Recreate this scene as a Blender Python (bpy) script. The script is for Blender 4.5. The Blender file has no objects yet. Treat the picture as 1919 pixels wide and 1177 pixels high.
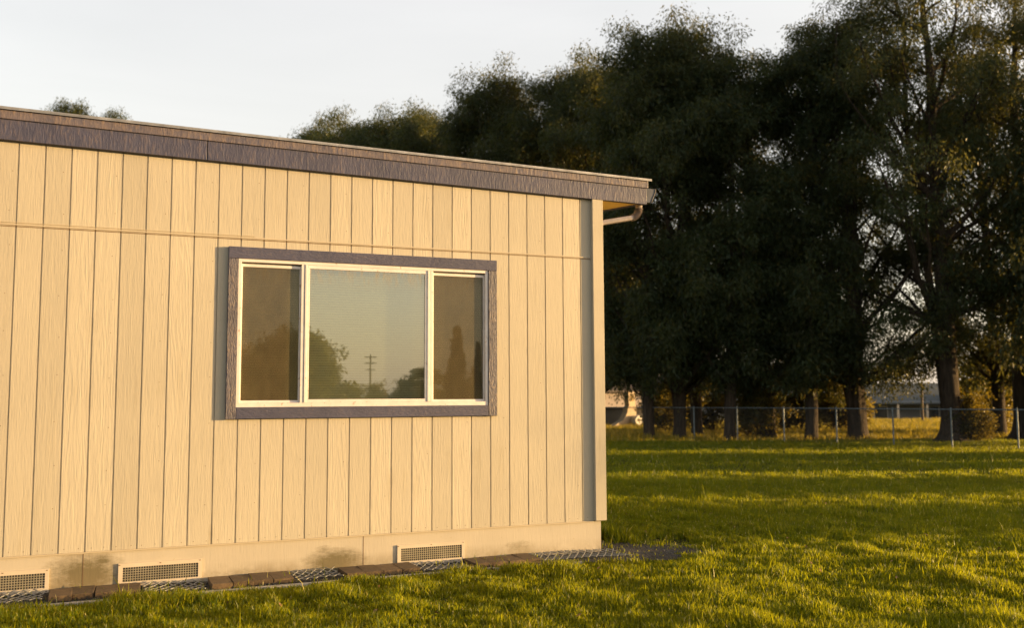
import bpy, bmesh, math, random
import numpy as np
from mathutils import Vector, Matrix

# ------------------------------------------------------------------ camera, sky, sun, exposure
sc = bpy.context.scene
col = sc.collection
R = math.radians
CAM = Vector((0.8022, -8.8557, 1.619))
PIT, YAW, ROLL = 0.08565, 0.39585, -0.0044
fw = Vector((math.sin(YAW)*math.cos(PIT), math.cos(YAW)*math.cos(PIT), math.sin(PIT)))
rt = Vector((math.cos(YAW), -math.sin(YAW), 0.0))
up = rt.cross(fw)
rt2 = rt*math.cos(ROLL) + up*math.sin(ROLL)
up2 = up*math.cos(ROLL) - rt*math.sin(ROLL)
cd = bpy.data.cameras.new('camera')
cam = bpy.data.objects.new('camera', cd); col.objects.link(cam)
m = Matrix((rt2, up2, -fw)).transposed().to_4x4(); m.translation = CAM
cam.matrix_world = m
cd.sensor_width = 36.0; cd.lens = 36.0*1777.9/1919
cd.clip_end = 3000
cd.dof.use_dof = True; cd.dof.focus_distance = 9.0; cd.dof.aperture_fstop = 1.6
sc.camera = cam

SUN_EL, SUN_AZ = 4.2, 110.0            # azimuth clockwise from +Y
w = bpy.data.worlds.new('World'); sc.world = w; w.use_nodes = True
nt = w.node_tree
sky = nt.nodes.new('ShaderNodeTexSky'); sky.sky_type = 'NISHITA'; sky.sun_disc = False
sky.sun_elevation = R(SUN_EL); sky.sun_rotation = R(SUN_AZ)
sky.dust_density = 2.0
veil = nt.nodes.new('ShaderNodeMix'); veil.data_type = 'RGBA'; veil.blend_type = 'ADD'   # thin high cloud over the whole sky
veil.inputs[0].default_value = 1.0
tcw = nt.nodes.new('ShaderNodeTexCoord'); sxz = nt.nodes.new('ShaderNodeSeparateXYZ'); nt.links.new(tcw.outputs['Generated'], sxz.inputs[0])
vr = nt.nodes.new('ShaderNodeValToRGB'); e_ = vr.color_ramp.elements          # the veil is thick near the horizon and thins overhead
e_[0].position = 0.0; e_[0].color = (0.88, 0.80, 0.70, 1)
e_[1].position = 0.85; e_[1].color = (0.10, 0.11, 0.13, 1)
for p_, c_ in ((0.20, (0.915, 0.84, 0.785)), (0.42, (0.905, 0.85, 0.82)), (0.64, (0.27, 0.265, 0.28))):
    q_ = e_.new(p_); q_.color = (*c_, 1)
nt.links.new(sxz.outputs[2], vr.inputs[0])
vm = nt.nodes.new('ShaderNodeVectorMath'); vm.operation = 'SCALE'; vm.inputs['Scale'].default_value = 2.75
cm = nt.nodes.new('ShaderNodeMapping'); cm.inputs['Scale'].default_value = (1.6, 1.6, 7.0); cm.inputs['Rotation'].default_value = (0.25, 0.15, 0.4)
nt.links.new(tcw.outputs['Generated'], cm.inputs[0])
cn = nt.nodes.new('ShaderNodeTexNoise'); cn.inputs['Scale'].default_value = 1.3; cn.inputs['Detail'].default_value = 5; cn.inputs['Distortion'].default_value = 0.6
nt.links.new(cm.outputs[0], cn.inputs['Vector'])
cr = nt.nodes.new('ShaderNodeMapRange'); cr.inputs['To Min'].default_value = 0.86; cr.inputs['To Max'].default_value = 1.12; nt.links.new(cn.outputs['Fac'], cr.inputs['Value'])
cs = nt.nodes.new('ShaderNodeVectorMath'); cs.operation = 'SCALE'; nt.links.new(vr.outputs[0], cs.inputs[0]); nt.links.new(cr.outputs['Result'], cs.inputs['Scale'])
nt.links.new(cs.outputs[0], vm.inputs[0]); nt.links.new(vm.outputs[0], veil.inputs[7])
sk = nt.nodes.new('ShaderNodeVectorMath'); sk.operation = 'SCALE'; sk.inputs['Scale'].default_value = 0.6
nt.links.new(sky.outputs[0], sk.inputs[0]); nt.links.new(sk.outputs[0], veil.inputs[6])
# hazy warm glow of the low sun in its quarter of the sky
gd = nt.nodes.new('ShaderNodeVectorMath'); gd.operation = 'DOT_PRODUCT'
gd.inputs[1].default_value = (math.sin(R(SUN_AZ))*math.cos(R(SUN_EL)), math.cos(R(SUN_AZ))*math.cos(R(SUN_EL)), math.sin(R(SUN_EL)))
tc0 = nt.nodes.new('ShaderNodeTexCoord'); nt.links.new(tc0.outputs['Generated'], gd.inputs[0])
gm_ = nt.nodes.new('ShaderNodeMath'); gm_.operation = 'MAXIMUM'; nt.links.new(gd.outputs['Value'], gm_.inputs[0]); gm_.inputs[1].default_value = 0.0
gw_ = nt.nodes.new('ShaderNodeMath'); gw_.operation = 'POWER'; nt.links.new(gm_.outputs[0], gw_.inputs[0]); gw_.inputs[1].default_value = 4.0
gs = nt.nodes.new('ShaderNodeVectorMath'); gs.operation = 'SCALE'; gs.inputs[0].default_value = (6.0, 4.2, 2.5); nt.links.new(gw_.outputs[0], gs.inputs['Scale'])
ga = nt.nodes.new('ShaderNodeVectorMath'); ga.operation = 'ADD'; nt.links.new(veil.outputs[2], ga.inputs[0]); nt.links.new(gs.outputs[0], ga.inputs[1])
nt.links.new(ga.outputs[0], nt.nodes['Background'].inputs[0])
nt.nodes['Background'].inputs[1].default_value = 0.12
sd = bpy.data.lights.new('sun', 'SUN'); sd.energy = 4.8; sd.angle = R(0.55); sd.color = (1.0, 0.64, 0.26)
sun = bpy.data.objects.new('sun', sd); col.objects.link(sun)
sdir = Vector((math.sin(R(SUN_AZ))*math.cos(R(SUN_EL)), math.cos(R(SUN_AZ))*math.cos(R(SUN_EL)), math.sin(R(SUN_EL))))
sun.rotation_euler = sdir.to_track_quat('Z', 'Y').to_euler()
sun.location = (30, -15, 20)
vs = sc.view_settings
sc.display_settings.display_device = 'sRGB'
vs.view_transform = 'Standard'; vs.look = 'None'; vs.exposure = 1.3; vs.gamma = 1.0; vs.use_curve_mapping = False
sc.cycles.max_bounces = 8; sc.cycles.transparent_max_bounces = 12

# ------------------------------------------------------------------ helpers
def ray(px, py):
    return fw + rt2*((px - 959.5)/1777.9) - up2*((py - 588.5)/1777.9)
def gpt(px, Z, z=0.0):                  # ground point below a picture column at a given depth
    d = ray(px, 741); p = CAM + d*Z
    return Vector((p.x, p.y, z))

def mesh_np(name, verts, faces, mats=None, mat_idx=None, smooth=False):
    """faces: int array (n,k) or list of such arrays"""
    if not isinstance(faces, (list, tuple)): faces = [faces]
    faces = [np.asarray(f, np.int32) for f in faces if len(f)]
    me = bpy.data.meshes.new(name)
    verts = np.asarray(verts, np.float32)
    me.vertices.add(len(verts)); me.vertices.foreach_set('co', verts.ravel())
    loops = np.concatenate([f.ravel() for f in faces])
    tot = np.concatenate([np.full(len(f), f.shape[1], np.int32) for f in faces])
    start = np.concatenate([[0], np.cumsum(tot)[:-1]]).astype(np.int32)
    me.loops.add(len(loops)); me.loops.foreach_set('vertex_index', loops.astype(np.int32))
    me.polygons.add(len(tot)); me.polygons.foreach_set('loop_start', start); me.polygons.foreach_set('loop_total', tot)
    for mt in (mats or []): me.materials.append(mt)
    if mat_idx is not None: me.polygons.foreach_set('material_index', np.asarray(mat_idx, np.int32))
    if smooth: me.polygons.foreach_set('use_smooth', np.ones(len(tot), bool))
    me.update(calc_edges=True)
    return me

class MB:
    def __init__(s): s.v = []; s.f = []; s.mi = []
    def face(s, pts, mi=0):
        n = len(s.v); s.v += [tuple(p) for p in pts]; s.f.append(list(range(n, n+len(pts)))); s.mi.append(mi)
    def hexa(s, p, mi=0):               # 8 points, bottom ring then top ring
        n = len(s.v); s.v += [tuple(q) for q in p]
        for f in ((0,3,2,1),(4,5,6,7),(0,1,5,4),(1,2,6,5),(2,3,7,6),(3,0,4,7)):
            s.f.append([n+i for i in f]); s.mi.append(mi)
    def box(s, x0, x1, y0, y1, z0, z1, mi=0):
        s.hexa([(x0,y0,z0),(x1,y0,z0),(x1,y1,z0),(x0,y1,z0),(x0,y0,z1),(x1,y0,z1),(x1,y1,z1),(x0,y1,z1)], mi)
    def tube(s, pts, rad, n=8, mi=0, cap=True):
        v, f = tube(pts, rad, n); o = len(s.v); s.v += [tuple(p) for p in v]
        for q in f: s.f.append([o+i for i in q]); s.mi.append(mi)
        if cap:
            s.f.append([o+i for i in range(n)][::-1]); s.mi.append(mi)
            s.f.append([o+len(v)-n+i for i in range(n)]); s.mi.append(mi)
    def build(s, name, mats, parent=None, bevel=0.0, smooth=False):
        if not isinstance(mats, (list, tuple)): mats = [mats]
        me = bpy.data.meshes.new(name); me.from_pydata(s.v, [], s.f)
        for mt in mats: me.materials.append(mt)
        me.polygons.foreach_set('material_index', s.mi)
        if bevel > 0:
            bm = bmesh.new(); bm.from_mesh(me)
            bmesh.ops.remove_doubles(bm, verts=bm.verts, dist=1e-5) if bevel < 0 else None
            bmesh.ops.bevel(bm, geom=list(bm.edges), offset=bevel, segments=2, affect='EDGES', profile=0.5)
            bm.to_mesh(me); bm.free()
        if smooth: me.polygons.foreach_set('use_smooth', [True]*len(me.polygons))
        me.update()
        return link(name, me, parent)

def link(name, me, parent=None):
    o = bpy.data.objects.new(name, me); col.objects.link(o)
    if parent: o.parent = parent
    return o
def empty(name, loc=(0,0,0), rz=0):
    o = bpy.data.objects.new(name, None); col.objects.link(o); o.location = loc; o.rotation_euler.z = rz
    o.empty_display_size = 0.3
    return o
def tag(o, label=None, cat=None, group=None, kind=None):
    if label: o['label'] = label
    if cat: o['category'] = cat
    if group: o['group'] = group
    if kind: o['kind'] = kind
    return o
def copy_tree(o, parent=None):
    c = o.copy(); col.objects.link(c)
    if parent: c.parent = parent
    for ch in list(o.children): copy_tree(ch, c)
    return c

def tube(pts, rad, n=8):
    pts = np.asarray(pts, float); rad = np.broadcast_to(np.asarray(rad, float), (len(pts),))
    t = np.gradient(pts, axis=0); t /= np.linalg.norm(t, axis=1)[:, None] + 1e-9
    ref = np.array([0.0, 0.0, 1.0]) if abs(t[0][2]) < 0.9 else np.array([1.0, 0.0, 0.0])
    V = []
    for i in range(len(pts)):
        a = np.cross(t[i], ref); a /= np.linalg.norm(a) + 1e-9
        b = np.cross(a, t[i]); ref = b if True else ref
        ang = np.arange(n)*2*np.pi/n
        V.append(pts[i] + rad[i]*(np.cos(ang)[:, None]*a + np.sin(ang)[:, None]*b))
    F = []
    for i in range(len(pts)-1):
        for k in range(n):
            F.append((i*n+k, i*n+(k+1) % n, (i+1)*n+(k+1) % n, (i+1)*n+k))
    return np.concatenate(V), np.array(F)

# ---- node helpers
class NT:
    def __init__(s, name):
        s.m = bpy.data.materials.new(name); s.m.use_nodes = True; s.t = s.m.node_tree
        s.p = s.t.nodes['Principled BSDF']; s.out = s.t.nodes['Material Output']
    def n(s, typ, **kw):
        nd = s.t.nodes.new(typ)
        for k, v in kw.items(): setattr(nd, k, v)
        return nd
    def L(s, a, b): s.t.links.new(a, b)
    def coord(s, scale=(1,1,1), kind='Object', vec=None):
        mp = s.n('ShaderNodeMapping'); mp.inputs['Scale'].default_value = scale
        if vec is None: vec = s.n('ShaderNodeTexCoord').outputs[kind]
        s.L(vec, mp.inputs[0]); return mp.outputs[0]
    def noise(s, vec, scale=5, detail=4, rough=0.55, dist=0.0):
        nd = s.n('ShaderNodeTexNoise'); nd.inputs['Scale'].default_value = scale
        nd.inputs['Detail'].default_value = detail; nd.inputs['Roughness'].default_value = rough
        nd.inputs['Distortion'].default_value = dist
        if vec is not None: s.L(vec, nd.inputs['Vector'])
        return nd.outputs['Fac']
    def ramp(s, fac, stops):
        r = s.n('ShaderNodeValToRGB'); e = r.color_ramp.elements
        while len(e) < len(stops): e.new(0.5)
        for i, (p, c) in enumerate(stops):
            e[i].position = p; e[i].color = (c, c, c, 1) if isinstance(c, (int, float)) else (*c, 1)
        s.L(fac, r.inputs[0]); return r.outputs['Color']
    def mix(s, fac, a, b, mode='MIX'):
        nd = s.n('ShaderNodeMix', data_type='RGBA', blend_type=mode)
        for sock, v in ((nd.inputs[0], fac), (nd.inputs[6], a), (nd.inputs[7], b)):
            if isinstance(v, (int, float)): sock.default_value = v
            elif isinstance(v, tuple): sock.default_value = (*v, 1) if len(v) == 3 else v
            else: s.L(v, sock)
        return nd.outputs[2]
    def math(s, op, a, b=0.0, c=0.0):
        nd = s.n('ShaderNodeMath', operation=op)
        for i, v in enumerate((a, b, c)):
            if isinstance(v, (int, float)): nd.inputs[i].default_value = v
            else: s.L(v, nd.inputs[i])
        return nd.outputs[0]
    def bump(s, h, strength=0.3, dist=0.01, prev=None):
        b = s.n('ShaderNodeBump'); b.inputs['Strength'].default_value = strength; b.inputs['Distance'].default_value = dist
        s.L(h, b.inputs['Height'])
        if prev is not None: s.L(prev, b.inputs['Normal'])
        return b.outputs[0]
    def set(s, color=None, rough=None, metal=None, normal=None, spec=None):
        if color is not None:
            if isinstance(color, tuple): s.p.inputs['Base Color'].default_value = (*color, 1)
            else: s.L(color, s.p.inputs['Base Color'])
        if rough is not None:
            if isinstance(rough, (int, float)): s.p.inputs['Roughness'].default_value = rough
            else: s.L(rough, s.p.inputs['Roughness'])
        if metal is not None: s.p.inputs['Metallic'].default_value = metal
        if spec is not None: s.p.inputs['Specular IOR Level'].default_value = spec
        if normal is not None: s.L(normal, s.p.inputs['Normal'])
        return s.m

def simple(name, c, rough=0.7, metal=0.0, var=0.15, scale=6, bump=0.0):
    k = NT(name); v = k.coord()
    n = k.noise(v, scale, 5)
    c2 = tuple(x*(1-var) for x in c); c3 = tuple(min(1, x*(1+var)) for x in c)
    colr = k.ramp(n, [(0.3, c2), (0.7, c3)])
    nm = k.bump(k.noise(v, scale*8, 3), 0.4, bump) if bump else None
    return k.set(colr, rough, metal, nm)

GS = 0.2032                             # groove spacing of the siding
def wood_siding(name, base, grain=1.0, axis=0, flat=False):
    """painted textured plywood siding: each board its own grain, some with a cathedral figure"""
    k = NT(name)
    tc = k.n('ShaderNodeTexCoord').outputs['Object']
    sp = k.n('ShaderNodeSeparateXYZ'); k.L(tc, sp.inputs[0])
    u = sp.outputs[axis]; z = sp.outputs[2]
    bi = k.math('FLOOR', k.math('DIVIDE', u, GS))
    wn = k.n('ShaderNodeTexWhiteNoise', noise_dimensions='1D'); k.L(bi, wn.inputs['W'])
    rnd = wn.outputs['Value']
    off = k.math('MULTIPLY', rnd, 91.0)
    cb = k.n('ShaderNodeCombineXYZ')
    k.L(k.math('MULTIPLY', u, 1.0), cb.inputs[0]); k.L(off, cb.inputs[1]); k.L(z, cb.inputs[2])
    # contour lines of a stretched noise: plain-sawn figure
    s1 = k.coord((7.0, 1.0, 0.55), vec=cb.outputs[0])
    n1 = k.noise(s1, 1.0, 2, 0.45)
    rings = k.math('SINE', k.math('MULTIPLY', n1, 75.0))
    s2 = k.coord((120, 1, 9.0), vec=cb.outputs[0])
    n2 = k.noise(s2, 1.0, 3, 0.6)
    s3 = k.coord((52, 1, 5.0), vec=cb.outputs[0])
    n3 = k.noise(s3, 1.0, 3, 0.6, 0.6)
    strong = k.ramp(rnd, [(0.70, 0.10), (0.80, 0.6)])
    h = k.math('ADD', k.math('MULTIPLY', k.math('MULTIPLY', rings, strong), 0.22), k.math('ADD', k.math('MULTIPLY', n2, 0.75), k.math('MULTIPLY', n3, 0.9)))
    nm = k.bump(h, 0.36*grain, 0.006)
    v = k.coord((1, 1, 1), vec=tc)
    big = k.noise(v, 0.9, 5, 0.6)
    tone = k.math('ADD', k.math('MULTIPLY', rnd, 0.13), 0.91)
    c = k.ramp(big, [(0.3, tuple(x*0.93 for x in base)), (0.7, tuple(min(1, x*1.04) for x in base))])
    c = k.mix(1.0, c, tone, 'MULTIPLY')
    # dirt in streaks running down the boards and grime
    st = k.noise(k.coord((14, 1, 0.7), vec=tc), 1.0, 5, 0.65)
    st2 = k.noise(k.coord((2.0, 1, 1.6), vec=tc), 1.0, 5, 0.65)
    d = k.math('MULTIPLY', k.ramp(st, [(0.50, 0.0), (0.75, 1.0)]), k.ramp(st2, [(0.48, 0.0), (0.70, 0.75)]))
    c = k.mix(k.math('MULTIPLY', d, 0.9), c, tuple(a*b for a, b in zip(base, (0.60, 0.54, 0.42))))
    # dark grain pores
    c = k.mix(k.math('MULTIPLY', k.ramp(n2, [(0.28, 1.0), (0.42, 0.0)]), 0.25), c, tuple(x*0.6 for x in base))
    return k.set(c, 0.62, 0, nm, 0.35)

M = {}
CREAM = (0.485, 0.43, 0.335)
M['siding'] = wood_siding('siding_paint', CREAM)
M['siding_end'] = wood_siding('siding_paint_end', CREAM, axis=1)
M['corner'] = wood_siding('corner_board_paint', CREAM, 0.7)

def skirting_mat():
    k = NT('skirting_paint'); tc = k.n('ShaderNodeTexCoord').outputs['Object']
    sp = k.n('ShaderNodeSeparateXYZ'); k.L(tc, sp.inputs[0])
    base = (0.475, 0.42, 0.335)
    n = k.noise(tc, 2.5, 5, 0.6)
    c = k.ramp(n, [(0.3, tuple(x*0.92 for x in base)), (0.7, base)])
    # mould patches
    m1 = k.noise(k.coord((1.1, 1, 3.0), vec=tc), 1.0, 3, 0.5)
    m2 = k.noise(k.coord((16, 16, 34), vec=tc), 1.0, 6, 0.78)
    total = None
    for cx_, cz_, rx, rz, st in ((0.62, 0.13, 0.36, 0.21, 1.15), (0.74, 0.24, 0.13, 0.08, 1.0), (2.72, 0.08, 0.32, 0.15, 1.15), (2.62, 0.20, 0.10, 0.06, 0.6),
                             (1.90, 0.05, 0.30, 0.06, 0.35), (4.55, 0.12, 0.22, 0.08, 0.45), (-0.9, 0.1, 0.4, 0.12, 0.8), (-2.7, 0.12, 0.4, 0.15, 0.8)):
        dx = k.math('DIVIDE', k.math('SUBTRACT', sp.outputs[0], cx_), rx)
        dz = k.math('DIVIDE', k.math('SUBTRACT', sp.outputs[2], cz_), rz)
        d = k.math('SQRT', k.math('ADD', k.math('MULTIPLY', dx, dx), k.math('MULTIPLY', dz, dz)))
        f = k.math('MULTIPLY', k.math('MAXIMUM', k.math('SUBTRACT', 1.15, d), 0.0), st)
        total = f if total is None else k.math('MAXIMUM', total, f)
    mask = k.math('MULTIPLY', k.ramp(k.math('ADD', k.math('MULTIPLY', total, 0.50), k.math('MULTIPLY', k.math('ADD', m2, k.math('MULTIPLY', m1, 0.5)), 0.62)), [(0.52, 0.0), (0.92, 1.0)]), k.ramp(total, [(0.0, 0.0), (0.25, 1.0)]))
    c = k.mix(k.math('MULTIPLY', mask, 0.9), c, (0.115, 0.092, 0.04))
    sp2 = k.noise(tc, 55, 2, 0.5)
    c = k.mix(k.ramp(sp2, [(0.70, 0.0), (0.76, 0.5)]), c, (0.35, 0.28, 0.16))
    # splash dirt along the foot
    foot = k.math('MULTIPLY', k.ramp(sp.outputs[2], [(0.0, 1.0), (0.16, 0.0)]), k.ramp(k.noise(tc, 4, 6, 0.7), [(0.34, 0), (0.62, 1.0)]))
    c = k.mix(foot, c, (0.20, 0.155, 0.085))
    nm = k.bump(k.noise(k.coord((60, 60, 8), vec=tc), 1, 4), 0.35, 0.004)
    return k.set(c, 0.65, 0, nm, 0.3)
M['skirting'] = skirting_mat()

def purple_paint(name, grain_axis='z', ax=(60, 60, 8), wear=0.35, base=(0.060, 0.060, 0.104), top_dust=False, bs=0.45):
    k = NT(name); tc = k.n('ShaderNodeTexCoord').outputs['Object']
    g = k.noise(k.coord(ax, vec=tc), 1.0, 5, 0.65, 0.4)
    g2 = k.noise(k.coord(tuple(a*0.25 for a in ax), vec=tc), 1.0, 4, 0.6)
    h = k.math('ADD', g, k.math('MULTIPLY', g2, 0.7))
    nm = k.bump(h, bs, 0.012)
    n = k.noise(tc, 3.0, 6, 0.6)
    c = k.ramp(n, [(0.3, tuple(x*0.85 for x in base)), (0.7, tuple(x*1.15 for x in base))])
    wr = k.math('MULTIPLY', k.ramp(g, [(0.50, 0.0), (0.64, 1.0)]), k.ramp(k.noise(tc, 6.0, 5, 0.6), [(0.36, 0.0), (0.60, wear)]))
    c = k.mix(wr, c, (0.30, 0.21, 0.14))
    if top_dust:
        d = k.ramp(k.noise(k.coord((7, 7, 9), vec=tc), 1.0, 6, 0.7), [(0.40, 0.0), (0.60, 0.9)])
        c = k.mix(k.math('MULTIPLY', d, 0.45), c, (0.215, 0.16, 0.135))
    return k.set(c, 0.5, 0, nm, 0.4)
M['fascia'] = purple_paint('fascia_paint', ax=(55, 55, 12), wear=0.22)
M['fascia_top'] = purple_paint('fascia_top_paint', ax=(40, 40, 10), wear=0.6, base=(0.092, 0.085, 0.120), top_dust=True)
M['case_v'] = purple_paint('casing_paint_worn', ax=(95, 95, 17), wear=0.55, base=(0.062, 0.060, 0.098), bs=1.3)
M['case_h'] = purple_paint('casing_paint', ax=(22, 50, 60), wear=0.12, base=(0.066, 0.066, 0.110))

def white_frame():
    k = NT('window_frame_metal'); tc = k.n('ShaderNodeTexCoord').outputs['Object']
    n = k.noise(tc, 9, 5, 0.65)
    c = k.ramp(n, [(0.35, (0.66, 0.60, 0.56)), (0.7, (0.76, 0.71, 0.68))])
    sp = k.noise(tc, 26, 3, 0.6)
    c = k.mix(k.ramp(sp, [(0.64, 0.0), (0.72, 0.75)]), c, (0.30, 0.18, 0.09))
    return k.set(c, 0.45, 0.1, k.bump(sp, 0.15, 0.003))
M['wframe'] = white_frame()

def pane_mat():
    k = NT('window_glass'); tc = k.n('ShaderNodeTexCoord').outputs['Object']
    gl = k.n('ShaderNodeBsdfGlossy'); gl.inputs['Roughness'].default_value = 0.004
    gl.inputs['Color'].default_value = (0.86, 0.86, 0.75, 1)
    tr = k.n('ShaderNodeBsdfTransparent'); tr.inputs['Color'].default_value = (0.66, 0.71, 0.60, 1)
    fr = k.n('ShaderNodeLayerWeight'); fr.inputs['Blend'].default_value = 0.35
    mx = k.n('ShaderNodeMixShader')
    k.L(k.math('ADD', k.math('MULTIPLY', fr.outputs['Fresnel'], 0.5), 0.30), mx.inputs[0])
    k.L(tr.outputs[0], mx.inputs[1]); k.L(gl.outputs[0], mx.inputs[2])
    # a film of dirt, heaviest under the head of the frame
    df = k.n('ShaderNodeBsdfDiffuse'); df.inputs['Color'].default_value = (0.35, 0.28, 0.17, 1)
    m2 = k.n('ShaderNodeMixShader')
    sp = k.n('ShaderNodeSeparateXYZ'); k.L(tc, sp.inputs[0])
    topm = k.math('MULTIPLY', k.ramp(k.math('SUBTRACT', sp.outputs[2], 2.0), [(0.60, 0.0), (0.84, 1.0)]), k.ramp(k.noise(k.coord((30, 1, 6), vec=tc), 1, 5, 0.7), [(0.45, 0.0), (0.72, 0.75)]))
    k.L(k.math('ADD', k.math('ADD', topm, 0.03), k.math('MULTIPLY', k.ramp(k.noise(tc, 40, 3), [(0.68, 0.0), (0.78, 1.0)]), 0.12)), m2.inputs[0])
    k.L(mx.outputs[0], m2.inputs[1]); k.L(df.outputs[0], m2.inputs[2])
    k.L(m2.outputs[0], k.out.inputs[0])
    return k.m
M['pane'] = pane_mat()

def screen_mat():
    k = NT('insect_screen_mesh'); tc = k.n('ShaderNodeTexCoord').outputs['Object']
    df = k.n('ShaderNodeBsdfDiffuse')
    n = k.noise(k.coord((9, 1, 4), vec=tc), 1, 5, 0.65)
    k.L(k.ramp(n, [(0.3, (0.085, 0.066, 0.036)), (0.7, (0.135, 0.105, 0.056))]), df.inputs['Color'])
    tr = k.n('ShaderNodeBsdfTransparent')
    mx = k.n('ShaderNodeMixShader'); mx.inputs[0].default_value = 0.60
    k.L(tr.outputs[0], mx.inputs[1]); k.L(df.outputs[0], mx.inputs[2])
    k.L(mx.outputs[0], k.out.inputs[0]); return k.m
M['screen'] = screen_mat()
M['blind'] = simple('blind_slat', (0.75, 0.72, 0.62), 0.5, 0, 0.05)
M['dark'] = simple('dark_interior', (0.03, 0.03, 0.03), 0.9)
M['vent_white'] = simple('vent_frame_paint', (0.54, 0.46, 0.36), 0.55, 0, 0.06, 8, 0.002)
M['grille'] = simple('vent_wire', (0.34, 0.30, 0.22), 0.5, 0.4, 0.2)
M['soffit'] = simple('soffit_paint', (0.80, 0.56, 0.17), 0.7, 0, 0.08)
M['gutter'] = simple('gutter_metal', (0.06, 0.065, 0.08), 0.4, 0.35, 0.2, 12)
M['spout'] = simple('downspout_metal', (0.25, 0.215, 0.205), 0.38, 0.35, 0.2, 14)
M['drip'] = simple('drip_edge_metal', (0.35, 0.33, 0.31), 0.4, 0.6, 0.3, 10)
M['roof'] = simple('roofing_felt', (0.12, 0.11, 0.10), 0.9, 0, 0.3, 20, 0.005)
M['nail'] = simple('nail_rust_and_gap_shade', (0.14, 0.08, 0.04), 0.8)
M['galv'] = simple('galvanised_steel', (0.30, 0.30, 0.29), 0.5, 0.3, 0.25, 30)
M['fence_metal'] = simple('fence_steel', (0.13, 0.155, 0.17), 0.5, 0.4, 0.2, 10)
M['fence_wire'] = simple('fence_wire', (0.06, 0.065, 0.065), 0.6, 0.3, 0.2, 10)
M['wood_post'] = simple('weathered_wood', (0.16, 0.12, 0.08), 0.85, 0, 0.3, 9)

def paver_mat():
    k = NT('paver_clay'); tc = k.n('ShaderNodeTexCoord').outputs['Object']
    oi = k.n('ShaderNodeObjectInfo')
    n = k.noise(tc, 18, 6, 0.7)
    c = k.ramp(n, [(0.3, (0.07, 0.045, 0.025)), (0.7, (0.15, 0.098, 0.052))])
    t = k.math('ADD', k.math('MULTIPLY', oi.outputs['Random'], 0.5), 0.72)
    c = k.mix(1.0, c, t, 'MULTIPLY')
    return k.set(c, 0.9, 0, k.bump(k.noise(tc, 90, 4), 0.5, 0.006))
M['paver'] = paver_mat()

def gravel_mat():
    k = NT('gravel_ground'); tc = k.n('ShaderNodeTexCoord').outputs['Object']
    vo = k.n('ShaderNodeTexVoronoi'); vo.inputs['Scale'].default_value = 70; k.L(tc, vo.inputs['Vector'])
    sp = k.n('ShaderNodeSeparateColor'); k.L(vo.outputs['Color'], sp.inputs[0])
    c = k.ramp(sp.outputs[0], [(0.0, (0.022, 0.022, 0.022)), (1.0, (0.10, 0.095, 0.09))])
    soil = k.ramp(k.noise(tc, 4, 5), [(0.42, 0.0), (0.6, 0.8)])
    c = k.mix(soil, c, (0.055, 0.045, 0.03))
    return k.set(c, 0.95, 0, k.bump(vo.outputs['Distance'], 1.0, 0.012))
M['gravel'] = gravel_mat()
M['edging'] = simple('concrete_edging', (0.40, 0.37, 0.32), 0.9, 0, 0.2, 14, 0.004)

def ground_mat():
    k = NT('lawn_soil'); tc = k.n('ShaderNodeTexCoord').outputs['Object']
    n = k.noise(tc, 0.35, 6, 0.6); n2 = k.noise(tc, 9, 6, 0.7)
    c = k.ramp(n2, [(0.3, (0.030, 0.040, 0.010)), (0.7, (0.075, 0.085, 0.020))])
    c = k.mix(k.ramp(n, [(0.4, 0.0), (0.7, 0.5)]), c, (0.105, 0.10, 0.030))
    return k.set(c, 1.0, 0, k.bump(n2, 1.0, 0.08), 0.1)
M['ground'] = ground_mat()

def leafy(name, cols, trans=0.45, tcol=(0.20, 0.17, 0.03), gloss=0.35, patch=None):
    """leaf or blade: per-leaf colour, light passing through"""
    k = NT(name)
    ge = k.n('ShaderNodeNewGeometry'); oi = k.n('ShaderNodeObjectInfo')
    r = ge.outputs['Random Per Island']
    c = k.ramp(r, cols)
    tc = k.n('ShaderNodeTexCoord').outputs['Object']
    big = k.noise(tc, 0.45, 3, 0.5)
    tone = k.math('ADD', k.math('MULTIPLY', big, 0.9), 0.55)
    tone = k.math('MULTIPLY', tone, k.math('ADD', k.math('MULTIPLY', oi.outputs['Random'], 0.3), 0.85))
    c = k.mix(1.0, c, tone, 'MULTIPLY')
    if patch: c = k.mix(k.ramp(k.noise(tc, 1.6, 4, 0.6), [(0.55, 0.0), (0.74, 0.4)]), c, patch)
    k.set(c, 0.42, 0, None, gloss)
    tr = k.n('ShaderNodeBsdfTranslucent')
    k.L(k.mix(0.55, c, tcol), tr.inputs['Color'])
    mx = k.n('ShaderNodeMixShader'); mx.inputs[0].default_value = trans
    k.L(k.p.outputs[0], mx.inputs[1]); k.L(tr.outputs[0], mx.inputs[2])
    k.L(mx.outputs[0], k.out.inputs[0])
    return k.m
M['leaf'] = leafy('evergreen_leaf', [(0.0, (0.018, 0.034, 0.016)), (0.5, (0.030, 0.050, 0.022)), (0.88, (0.052, 0.074, 0.030)), (1.0, (0.11, 0.09, 0.03))], 0.42, (0.27, 0.235, 0.03), 0.25)
M['leaf_bush'] = leafy('shrub_leaf', [(0.0, (0.030, 0.042, 0.012)), (0.6, (0.060, 0.070, 0.018)), (1.0, (0.13, 0.11, 0.03))], 0.5, (0.46, 0.32, 0.03))
M['blade'] = leafy('grass_blade', [(0.0, (0.014, 0.046, 0.004)), (0.65, (0.034, 0.082, 0.006)), (0.93, (0.10, 0.14, 0.010)), (0.975, (0.36, 0.30, 0.06)), (1.0, (0.75, 0.66, 0.34))], 0.55, (0.69, 0.66, 0.008), 0.3, (0.11, 0.105, 0.018))  # palest stops: straw blades, with sparkling highlights also put into their colour

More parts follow.
